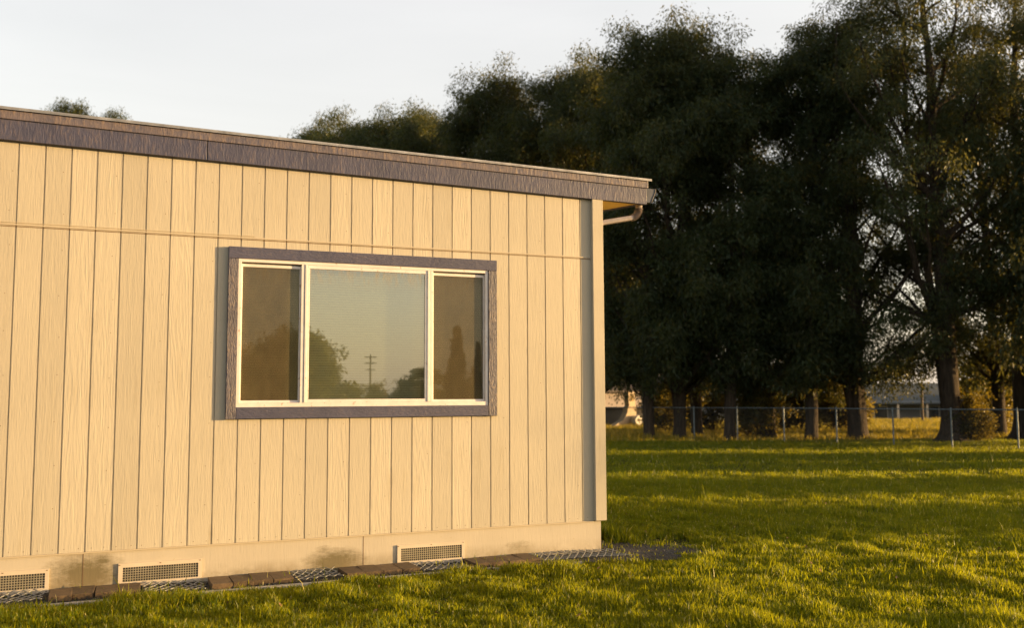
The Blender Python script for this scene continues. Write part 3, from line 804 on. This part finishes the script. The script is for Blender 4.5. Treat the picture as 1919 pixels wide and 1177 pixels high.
PR['mirror'] = tree_meshes('mirror', 83, 6.4, 4.3, 0.3, 150, 3, 110, 0.8, ((0, 0, 0.25),), leaf=(0.28, 0.13), shape='ball', limb_lo=0.05, droop=0.3)
PR['conifer'] = tree_meshes('conifer', 79, 8.0, 1.3, 0.5, 150, 2, 60, 0.35, ((0, 0, 0.16),), leaf=(0.22, 0.09), shape='cone', limb_lo=0.03, droop=0.6)

TG = 'evergreen trees in the row behind the chain link fence'
def T(kind, px, Z, label, rz=0.0, s=1.0, sz=None, name='evergreen_tree', group=TG, cat='tree', dz=0.0, lean=(0, 0)):
    p = gpt(px, Z); p.z = float(gz(p.x, p.y)) + dz
    return plant(PR[kind], name, p, label, cat, group, rz, s, sz, lean)
# the row, from the right edge of the picture to the far end behind the roof
T('tall', 1780, 32.0, 'tallest evergreen with flared base and pale limbs showing through its crown', 0.4, 1.0)
T('multi', 1605, 34.0, 'thick forked evergreen spreading several dark limbs from its base', 1.9, 0.94)
T('slim', 1518, 33.6, 'evergreen on a thin straight trunk, left of the thick forked one', 0.6, 1.09, lean=(0.02, 0.03))
T('round', 1440, 35.0, 'dense evergreen rising behind the leafy shrub at the fence middle', 2.5, 0.97)
T('slim', 1366, 34.0, 'thin dark evergreen on a straight trunk at the fence middle', 3.6, 1.03, lean=(-0.03, -0.035))
T('round2', 1272, 35.3, 'thick trunked evergreen with a golden rounded top near the building', 0.9, 1.02)
T('slim', 1215, 35.0, 'thin black trunked evergreen nearest the building corner', 5.0, 1.02, lean=(0.0, -0.02))
T('slim', 1305, 37.5, 'evergreen with reddish sunlit stems behind the thick trunked one', 4.2, 1.10, lean=(0.03, 0.10))
T('round2', 1118, 41.0, 'evergreen whose rounded crown stands above the gutter end', 2.2, 1.05)
T('round', 1050, 43.5, 'evergreen with orange lit top right of the roof crown', 1.2, 1.11)
T('round2', 935, 44.5, 'dark broad evergreen standing above the roof middle', 5.4, 1.09)
T('round', 830, 47.0, 'dark evergreen on the falling shoulder above the roof', 3.1, 1.05)
T('round2', 735, 50.0, 'lower dark evergreen above the roof, right of the last one', 0.2, 1.08)
T('round', 662, 54.0, 'last dark evergreen at the left end of the row', 4.6, 1.17)
T('round2', 612, 58.0, 'dark evergreen crown just showing over the roof before the golden top', 2.6, 1.19)
T('slim', 1872, 35.0, 'dark narrow evergreen beside the crown at the right edge of the picture', 2.3, 1.08)
T('tall', 1915, 33.0, 'evergreen crown filling the right edge of the picture', 3.3, 0.96)
# sunlit crowns farther off
T('slim', 795, 62.0, 'golden sunlit tree top peeping over the row above the roof', 1.0, 1.40, 1.58, name='distant_tree', group='sunlit trees far behind the roof')
T('slim', 585, 74.0, 'golden sunlit tree top low at the left end of the row', 2.0, 1.40, 1.79, name='distant_tree', group='sunlit trees far behind the roof')
T('slim', 80, 78.0, 'leftmost of three small tree tops over the roof at left', 0.0, 1.3, 2.10, name='distant_tree', group='sunlit trees far behind the roof')
T('slim', 148, 79.0, 'middle of three small tree tops over the roof at left', 3.0, 1.3, 2.09, name='distant_tree', group='sunlit trees far behind the roof')
T('slim', 205, 80.0, 'rightmost of three small tree tops over the roof at left', 4.0, 1.2, 2.06, name='distant_tree', group='sunlit trees far behind the roof')
# shrubs along the fence
SG = 'shrubs growing along the chain link fence'
for kind, px, Z, s, lab in (('bush', 1240, 40.5, 1.1, 'low sunlit shrub between the black trunk and the thick trunk'), ('bush2', 1335, 41.5, 1.15, 'golden shrub right of the thick trunk near the building'),
                            ('bush', 1425, 34.8, 1.1, 'dark wide shrub by the bright fence post'), ('bush2', 1462, 42.0, 1.15, 'tall shrub right behind the wide one by the bright post'),
                            ('bush2', 1560, 41.5, 1.15, 'small golden shrub between the thin trunk and the forked tree'), ('bush', 1850, 38.0, 1.5, 'wide golden shrub right of the flared trunk'),
                            ('bush2', 1880, 39.0, 1.4, 'tall golden shrub at the right end of the fence'), ('bush', 1815, 31.8, 0.8, 'dark shrub at the foot of the flared trunk'),
                            ('bush2', 1298, 41.0, 1.15, 'golden shrub just right of the thick trunk'), ('bush2', 1400, 43.0, 1.1, 'lit shrub right of the thin dark trunk at the fence middle'),
                            ('bush2', 1500, 42.0, 1.3, 'tall lit shrub left of the thin straight trunk'), ('bush', 1580, 42.0, 1.2, 'low lit shrub left of the forked tree')):
    T(kind, px, Z, lab, random.uniform(0, 6), s, name='shrub', group=SG, cat='shrub')

# the row goes on out of the picture to the right and shades the lawn
OG = 'evergreen trees of the row beyond the right edge'
dirv = Vector((-0.47, 0.88, 0))
for i, c_ in enumerate((22.2, 16.6, 13.2, 8.6, 4.25)):
    # c = y + 0.364 x along the row line
    x = 29.2 + (22.3-c_)*0.63; y = c_ - 0.364*x
    plant(PR['skirt'], 'evergreen_tree', (x, y, 0), 'dark skirted evergreen of the row beyond the right edge', 'tree', OG, i*1.3, (0.74, 0.66, 0.56, 0.55, 0.54)[i], 1.0)

for c_, x, s_ in ((2.55, 41.0, 1.05), (1.75, 41.6, 1.0)):
    plant(PR['bush'], 'shrub', (x, c_-0.364*x, 0), 'low shrub before the last tree of the row beyond the right edge', 'shrub', 'shrubs beyond the right edge', x, s_, s_*1.12)

# ------------------------------------------------------------------ what the window mirrors, behind the viewer
plant(PR['mirror'], 'broad_tree', (13.0, -63.0, 0), 'broad leafy tree mirrored in the left half of the window', 'tree', None, 1.0, 0.93, 0.97)
plant(PR['conifer'], 'cypress_tree', (29.2, -72.0, 0), 'tall pointed cypress mirrored in the right window light', 'tree', 'cypresses mirrored in the window', 0.3, 0.95, 1.0)
plant(PR['conifer'], 'cypress_tree', (31.0, -71.5, 0), 'shorter cypress mirrored beside the tall pointed one', 'tree', 'cypresses mirrored in the window', 1.8, 0.55, 0.82)
plant(PR['round'], 'leafy_tree', (26.5, -74.0, 0), 'low leafy tree mirrored left of the cypresses', 'tree', None, 2.0, 0.55, 0.28)
plant(PR['round'], 'leafy_tree', (28.6, -70.0, 0), 'low dark tree mirrored at the foot of the cypresses', 'tree', None, 4.0, 0.42, 0.26)
hedge_l = gpt
for i in range(7):
    plant(PR['bush'], 'hedge_shrub', (14.0+i*2.2, -75.0+(i % 2), 0), 'shrub of the low hedge mirrored along the window foot', 'shrub', 'low hedge mirrored in the window', i*0.9, 1.35+0.25*((i*37) % 5)/5, 1.15+0.2*(i % 3))
mb = MB(); mb.tube([(0, 0, -0.3), (0, 0, 7.9)], [0.16, 0.10], 10)
U = tag(empty('utility_pole', (36.4, -132.0, 0)), 'wooden utility pole with crossarms mirrored in the window', 'pole')
mb.build('post', M['wood_post'], U)
for zz, hl in ((7.4, 0.95), (6.5, 0.95), (5.5, 0.7)):
    mb = MB(); mb.box(-hl, hl, -0.06, 0.06, zz, zz+0.14); mb.build('crossarm', M['wood_post'], U)

# ------------------------------------------------------------------ chain link fence
F = tag(empty('chain_link_fence', (19, 21.5, 0)), 'low chain link fence with steel posts across the far lawn', 'fence')
posts = [(15.6, 27.2), (16.7, 25.3), (17.8, 23.4), (18.93, 21.59), (20.0, 20.2), (20.95, 18.95), (21.74, 17.42), (22.35, 15.56), (22.95, 13.75), (23.62, 12.15), (24.45, 10.6), (25.2, 8.9), (26.0, 7.1), (26.8, 5.3), (27.6, 3.5)]
O_ = Vector((19, 21.5, 0))
def fl(p, z): return (p[0]-19, p[1]-21.5, z)
FH = 1.15
for i, p in enumerate(posts):
    mb = MB(); mb.tube([fl(p, -0.05), fl(p, FH+0.02)], 0.024, 10); mb.tube([fl(p, FH+0.02), fl(p, FH+0.055)], [0.029, 0.010], 10)
    o = mb.build('post', M['fence_metal'], F, smooth=False)
mb = MB(); mb.tube([fl(p, FH) for p in posts], 0.015, 8); mb.build('top_rail', M['fence_metal'], F)
mb = MB(); pitch = 0.085
for a, b in zip(posts[:-1], posts[1:]):
    A = Vector((a[0]-19, a[1]-21.5, 0)); Bv = Vector((b[0]-19, b[1]-21.5, 0)); d = Bv-A; Ln = d.length; d.normalize()
    nrm = Vector((-d.y, d.x, 0))*0.0016; hgt = FH-0.03
    s = -hgt
    while s < Ln:
        for sg in (1, -1):
            s0, s1 = (s, s+hgt)
            z0, z1 = (0.03, 0.03+hgt) if sg == 1 else (0.03+hgt, 0.03)
            if s1 <= 0 or s0 >= Ln: continue
            if s0 < 0: z0 += (z1-z0)*(-s0)/(s1-s0); s0 = 0
            if s1 > Ln: z1 = z0 + (z1-z0)*(Ln-s0)/(s1-s0); s1 = Ln
            P0 = A + d*s0 + Vector((0, 0, z0)); P1 = A + d*s1 + Vector((0, 0, z1)); tt = (P1-P0).normalized().cross(Vector((-d.y, d.x, 0)))*0.0016
            mb.face([P0-tt, P1-tt, P1+tt, P0+tt])
        s += pitch
mb.build('wire_mesh', M['fence_wire'], F)

# ------------------------------------------------------------------ houses beyond the field
M['h_grey'] = simple('house_grey_wall', (0.20, 0.20, 0.205), 0.9, 0, 0.1, 2)
M['h_pink'] = simple('house_pink_wall', (0.33, 0.28, 0.26), 0.9, 0, 0.1, 2)
M['h_cream'] = simple('cream_render', (0.66, 0.53, 0.38), 0.9, 0, 0.08, 3)
M['h_roof'] = simple('house_roof_shingle', (0.09, 0.10, 0.10), 0.9, 0, 0.2, 4)
M['h_roof_red'] = simple('house_roof_tile', (0.13, 0.105, 0.095), 0.9, 0, 0.2, 4)
M['h_white'] = simple('white_paint', (0.72, 0.68, 0.62), 0.7, 0, 0.05, 4)
M['h_glass'] = simple('dark_window_glass', (0.03, 0.035, 0.04), 0.15, 0, 0.1)

def house(px, Z, L, D, eave, ridge, wall, roof, label, porch=False, turn=0.0, win=()):
    p = gpt(px, Z); p.z = float(gz(p.x, p.y))
    h = tag(empty('house', p, -YAW + turn), label, 'house', 'houses beyond the field')
    mb = MB(); mb.box(-L/2, L/2, 0, D, -0.1, eave)
    for sx in (-L/2, L/2): mb.face([(sx, 0, eave), (sx, D, eave), (sx, D/2, ridge-0.1)])
    mb.build('wall', wall, h)
    mb = MB(); o = 0.45
    sl_ = (ridge-eave)/(D/2); ez = eave - o*sl_
    for s_, y0, y1 in ((1, -o, D/2), (-1, D+o, D/2)):
        mb.hexa([(-L/2-o, y0, ez), (L/2+o, y0, ez), (L/2+o, y1, ridge), (-L/2-o, y1, ridge), (-L/2-o, y0, ez+0.14), (L/2+o, y0, ez+0.14), (L/2+o, y1, ridge+0.14), (-L/2-o, y1, ridge+0.14)])
    mb.build('roof', roof, h)
    for (x0, x1, z0, z1) in win:
        mb = MB(); mb.box(x0-0.08, x1+0.08, -0.05, 0.01, z0-0.08, z1+0.08); wd = mb.build('window', M['h_white'], h)
        mb = MB(); mb.box(x0, x1, -0.058, -0.051, z0, z1); mb.build('pane', M['h_glass'], wd)
    if porch:
        mb = MB(); mb.hexa([(-L/2-0.3, -2.4, eave-0.35), (L/2+0.3, -2.4, eave-0.35), (L/2+0.3, -o, ez), (-L/2-0.3, -o, ez), (-L/2-0.3, -2.4, eave-0.2), (L/2+0.3, -2.4, eave-0.2), (L/2+0.3, -o, ez+0.135), (-L/2-0.3, -o, ez+0.135)])
        mb.build('porch_roof', roof, h)
        n = 5
        for i in range(n):
            x = -L/2 + L*i/(n-1); mb = MB(); mb.box(x-0.09, x+0.09, -2.3, -2.12, -0.1, eave-0.35); mb.build('porch_post', M['h_cream'], h)
    return h
house(1715, 90, 11, 7, 2.6, 4.1, M['h_grey'], M['h_roof'], 'long grey house with dark roof and porch posts behind the tallest tree', True, 0.05, ((-4.0, -2.8, 0.9, 2.0), (0.5, 2.2, 0.9, 2.0)))
house(1140, 70, 6, 6, 3.0, 4.2, M['h_pink'], M['h_roof_red'], 'pinkish house with red roof left of the black trunk', False, 0.5, ((-2.2, -1.2, 1.0, 2.1),))
house(1238, 72, 5.5, 6, 2.9, 4.3, M['h_grey'], M['h_roof_red'], 'small grey house with red roof behind the thick trunk', False, -0.1, ((-1.5, -0.4, 1.0, 2.0),))
house(1400, 92, 7, 6, 2.5, 4.2, M['h_white'], M['h_roof'], 'white house mostly hidden behind the dark wide shrub', False, 0.1, ((-1.8, -0.6, 0.9, 1.9),))
house(1925, 86, 9, 6, 2.5, 4.2, M['h_white'], M['h_roof'], 'white house at the right edge behind the golden shrub', False, 0.0, ((-3.6, -2.6, 0.9, 1.9),))

# garden wall, rendered pillar whose foot shapes in the wall's diagonal sunlit patch, and a white tank, left of the black trunk
p = gpt(1165, 48.6)
gw = tag(empty('garden_wall', p, -YAW+0.05), 'low grey garden wall left of the black trunk', 'wall')
mb = MB(); mb.box(-3.6, 1.9, 0, 0.2, -0.1, 0.86); mb.build('panel', M['h_grey'], gw)
mb = MB(); mb.box(-3.65, 1.95, -0.05, 0.25, 0.861, 0.98); mb.build('coping', simple('wall_coping', (0.10, 0.10, 0.10), 0.9), gw)
p = gpt(1180, 48.0)
pl = tag(empty('gate_pillar', p, -YAW+0.45), 'cream rendered pillar by the garden wall, sunlit wall patch shaped into its foot', 'pillar')
mb = MB(); zf_ = [(0.0, -1.25, 0.22), (0.35, -0.55, 0.22), (0.70, -0.30, 0.23), (0.98, -0.24, 0.24), (1.10, -0.17, 0.18), (1.16, -0.17, 0.18)]
ring = [[(a, -0.22, z), (b, -0.22, z), (b, 0.22, z), (a, 0.22, z)] for z, a, b in zf_]
for r0_, r1_ in zip(ring[:-1], ring[1:]): mb.hexa(r0_ + r1_)
mb.build('lit_patch_foot', M['h_cream'], pl)  # lower pillar; left slope shapes in the wall's sunlit patch and shadow edge
mb = MB(); mb.box(-0.20, 0.20, -0.20, 0.20, 1.161, 1.68); mb.box(-0.24, 0.24, -0.24, 0.24, 1.681, 1.76); mb.build('shaft', M['h_cream'], pl)
mb = MB(); mb.box(-0.11, 0.11, -0.215, -0.2005, 1.30, 1.58); mb.build('panel', simple('pillar_panel', (0.38, 0.27, 0.12), 0.8), pl)
p = gpt(1193, 47.8)
tk = tag(empty('water_tank', p, -YAW+0.5), 'white round ended tank beside the cream pillar', 'tank')
mb = MB(); mb.tube([(-0.05, 0.55, 0.34), (-0.05, -0.15, 0.34), (-0.05, -0.22, 0.34)], [0.25, 0.25, 0.20], 18); mb.build('drum', M['h_white'], tk, smooth=False)
mb = MB(); mb.tube([(-0.05, -0.215, 0.36), (-0.05, -0.235, 0.36)], [0.10, 0.08], 14); mb.build('lid', simple('tank_lid', (0.22, 0.18, 0.12), 0.7), tk)
for y in (-0.05, 0.4):
    mb = MB(); mb.box(-0.22, 0.12, y-0.04, y+0.04, -0.05, 0.14); mb.build('foot', M['h_grey'], tk)
p = gpt(1727, 53)
pp = tag(empty('field_post', p, 0), 'thin dark wooden post standing in the field before the grey house', 'post')
mb = MB(); mb.tube([(0, 0, -0.2), (0.02, 0, 2.2)], [0.075, 0.06], 8); mb.build('shaft', M['wood_post'], pp)
mb = MB(); mb.tube([(0.02, 0, 2.2), (0.02, 0, 2.24)], [0.075, 0.05], 8); mb.build('cap', M['wood_post'], pp)

# ------------------------------------------------------------------ grass blades
def vnoise(x, y, s, seed):
    r = np.random.default_rng(seed); g = r.uniform(0, 1, (256, 256))
    X, Y = x*s + 1000, y*s + 1000; xi, yi = np.floor(X).astype(int), np.floor(Y).astype(int); fx, fy = X-xi, Y-yi
    fx = fx*fx*(3-2*fx); fy = fy*fy*(3-2*fy)
    a = g[xi % 256, yi % 256]; b = g[(xi+1) % 256, yi % 256]; c = g[xi % 256, (yi+1) % 256]; d = g[(xi+1) % 256, (yi+1) % 256]
    return (a*(1-fx)+b*fx)*(1-fy) + (c*(1-fx)+d*fx)*fy
rg = np.random.default_rng(99)
def wedge(n, Z0_, Z1_, p0, p1):
    Z = np.sqrt(rg.uniform(Z0_**2, Z1_**2, n)); t = rg.uniform(p0, p1, n)
    X = (t-959.5)/1777.9*Z
    return CAM.x + rt.x*X + math.sin(YAW)*Z, CAM.y + rt.y*X + math.cos(YAW)*Z
def inside(x, y):
    P = np.array(gp + [gp[0]]); c = np.zeros(len(x), bool)
    for (x1, y1), (x2, y2) in zip(P[:-1], P[1:]):
        if y1 == y2: continue
        c ^= ((y1 > y) != (y2 > y)) & (x < (x2-x1)*(y-y1)/(y2-y1) + x1)
    return c
V_all, F4, F3 = [], [], []; voff = 0
def blades(n, Z0_, Z1_, p0, p1, h0, wd, detail=True, edge=True):
    global voff
    x, y = wedge(n, Z0_, Z1_, p0, p1)
    keep = ~((x > XL-0.2) & (x < XR+0.1) & (y > -0.03) & (y < YB+.1))
    wob = (vnoise(x, y, 6.0, 4)-0.5)*0.16 + np.where(x > 5.7, (vnoise(x, y, 2.6, 14)-0.5)*0.7, 0)
    keep &= ~(inside(x + wob, y + wob + 0.02) & (rg.uniform(0, 1, n) > np.where(x > 5.6, 0.10*vnoise(x, y, 3.0, 8), 0.02)))
    if not edge: keep &= True
    x, y = x[keep], y[keep]; n = len(x)
    big = vnoise(x, y, 0.7, 1); med = vnoise(x, y, 3.2, 2); fine = vnoise(x, y, 9.0, 3)
    dens = 0.25 + 0.55*med + 0.5*fine + 0.2*big
    k = rg.uniform(0, 1, n) < np.clip(dens, 0.15, 1); x, y, big, med, fine = x[k], y[k], big[k], med[k], fine[k]; n = len(x)
    h = h0*(0.30 + 1.0*med**2 + 0.45*big + 0.55*fine**2)*rg.uniform(0.4, 1.45, n)
    nw = (x > 5.5) & (x < 7.0) & (y > 0.35) & (y < 2.6); h[nw] *= 1 + 1.4*np.exp(-((x[nw]-6.0)/0.6)**2)
    tallm = rg.uniform(0, 1, n) < 0.006; h[tallm] *= rg.uniform(1.4, 2.2, tallm.sum())
    ang = rg.uniform(0, 2*np.pi, n); lean = rg.uniform(0.05, 0.5, n)*h; la = rg.uniform(0, 2*np.pi, n)
    wv = wd*rg.uniform(0.6, 1.4, n)
    bx, by = np.cos(ang)*wv/2, np.sin(ang)*wv/2; lx, ly = np.cos(la)*lean, np.sin(la)*lean
    z0 = gz(x, y)-0.005
    if detail:
        v = np.empty((n, 5, 3), np.float32)
        v[:, 0] = np.stack([x-bx, y-by, z0], 1); v[:, 1] = np.stack([x+bx, y+by, z0], 1)
        v[:, 2] = np.stack([x+bx*0.8+lx*0.35, y+by*0.8+ly*0.35, z0+h*0.6], 1); v[:, 3] = np.stack([x-bx*0.8+lx*0.35, y-by*0.8+ly*0.35, z0+h*0.6], 1)
        v[:, 4] = np.stack([x+lx, y+ly, z0+h*0.95], 1)
        o = voff + np.arange(n)[:, None]*5
        F4.append(o + np.array([[0, 1, 2, 3]])); F3.append(o + np.array([[3, 2, 4]]))
        voff += n*5
    else:
        v = np.empty((n, 3, 3), np.float32)
        v[:, 0] = np.stack([x-bx, y-by, z0], 1); v[:, 1] = np.stack([x+bx, y+by, z0], 1); v[:, 2] = np.stack([x+lx, y+ly, z0+h], 1)
        F3.append(voff + np.arange(n)[:, None]*3 + np.array([[0, 1, 2]])); voff += n*3
    V_all.append(v.reshape(-1, 3))
blades(250000, 4.4, 8.2, -300, 2250, 0.060, 0.0070)
blades(250000, 8.2, 12.0, 300, 2250, 0.060, 0.0085)
blades(120000, 4.6, 9.5, -120, 2100, 0.042, 0.026, False)
blades(60000, 9.5, 13.0, 1000, 2100, 0.042, 0.028, False)
blades(200000, 12.0, 19.0, 920, 2200, 0.060, 0.013, False)
blades(175000, 19.0, 33.0, 920, 2200, 0.065, 0.020, False)
gm = mesh_np('grass', np.concatenate(V_all), [np.concatenate(F4), np.concatenate(F3)], [M['blade']])
g_ = link('grass', gm); tag(g_, 'short lawn grass, sunlit in front and shaded farther back', 'grass', kind='stuff')

M['field_blade'] = leafy('field_grass_blade', [(0.0, (0.10, 0.11, 0.014)), (0.5, (0.18, 0.16, 0.02)), (0.85, (0.30, 0.24, 0.04)), (1.0, (0.5, 0.40, 0.14))], 0.5, (0.55, 0.40, 0.02), 0.2)
V_all, F4, F3 = [], [], []; voff = 0
blades(210000, 33.0, 60.0, 920, 2200, 0.13, 0.032, False)
blades(75000, 60.0, 100.0, 920, 2200, 0.16, 0.06, False)
fm = mesh_np('field_grass', np.concatenate(V_all), [np.concatenate(F3)], [M['field_blade']])
tag(link('field_grass', fm), 'yellow sunlit grass of the field beyond the fence', 'grass', kind='stuff')
# a few fallen leaves and dry bits on the near lawn
x, y = wedge(150, 5.4, 14.0, 300, 2050); k_ = ~(((x < 5.8) & (y > -0.65)))
x, y = x[k_], y[k_]; n = len(x); a = rg.uniform(0, 6.28, n); L = rg.uniform(0.03, 0.075, n); wv = L*rg.uniform(0.25, 0.5, n)
z = rg.uniform(0.03, 0.06, n); t1, t2 = rg.uniform(-.02, .02, n), rg.uniform(0, .02, n)
v = np.empty((n, 4, 3), np.float32)
v[:, 0] = np.stack([x-np.cos(a)*L/2, y-np.sin(a)*L/2, z+t1], 1); v[:, 2] = np.stack([x+np.cos(a)*L/2, y+np.sin(a)*L/2, z-t1], 1)
v[:, 1] = np.stack([x-np.sin(a)*wv/2, y+np.cos(a)*wv/2, z+t2], 1); v[:, 3] = np.stack([x+np.sin(a)*wv/2, y-np.cos(a)*wv/2, z+t2*0.3], 1)
fo = link('fallen_leaves', mesh_np('fallen_leaves', v.reshape(-1, 3), np.arange(n*4).reshape(n, 4), [simple('dry_leaf', (0.26, 0.14, 0.06), 0.7, 0, 0.35, 30)]))
tag(fo, 'dry brown leaves scattered over the near lawn', 'fallen leaves', kind='stuff')
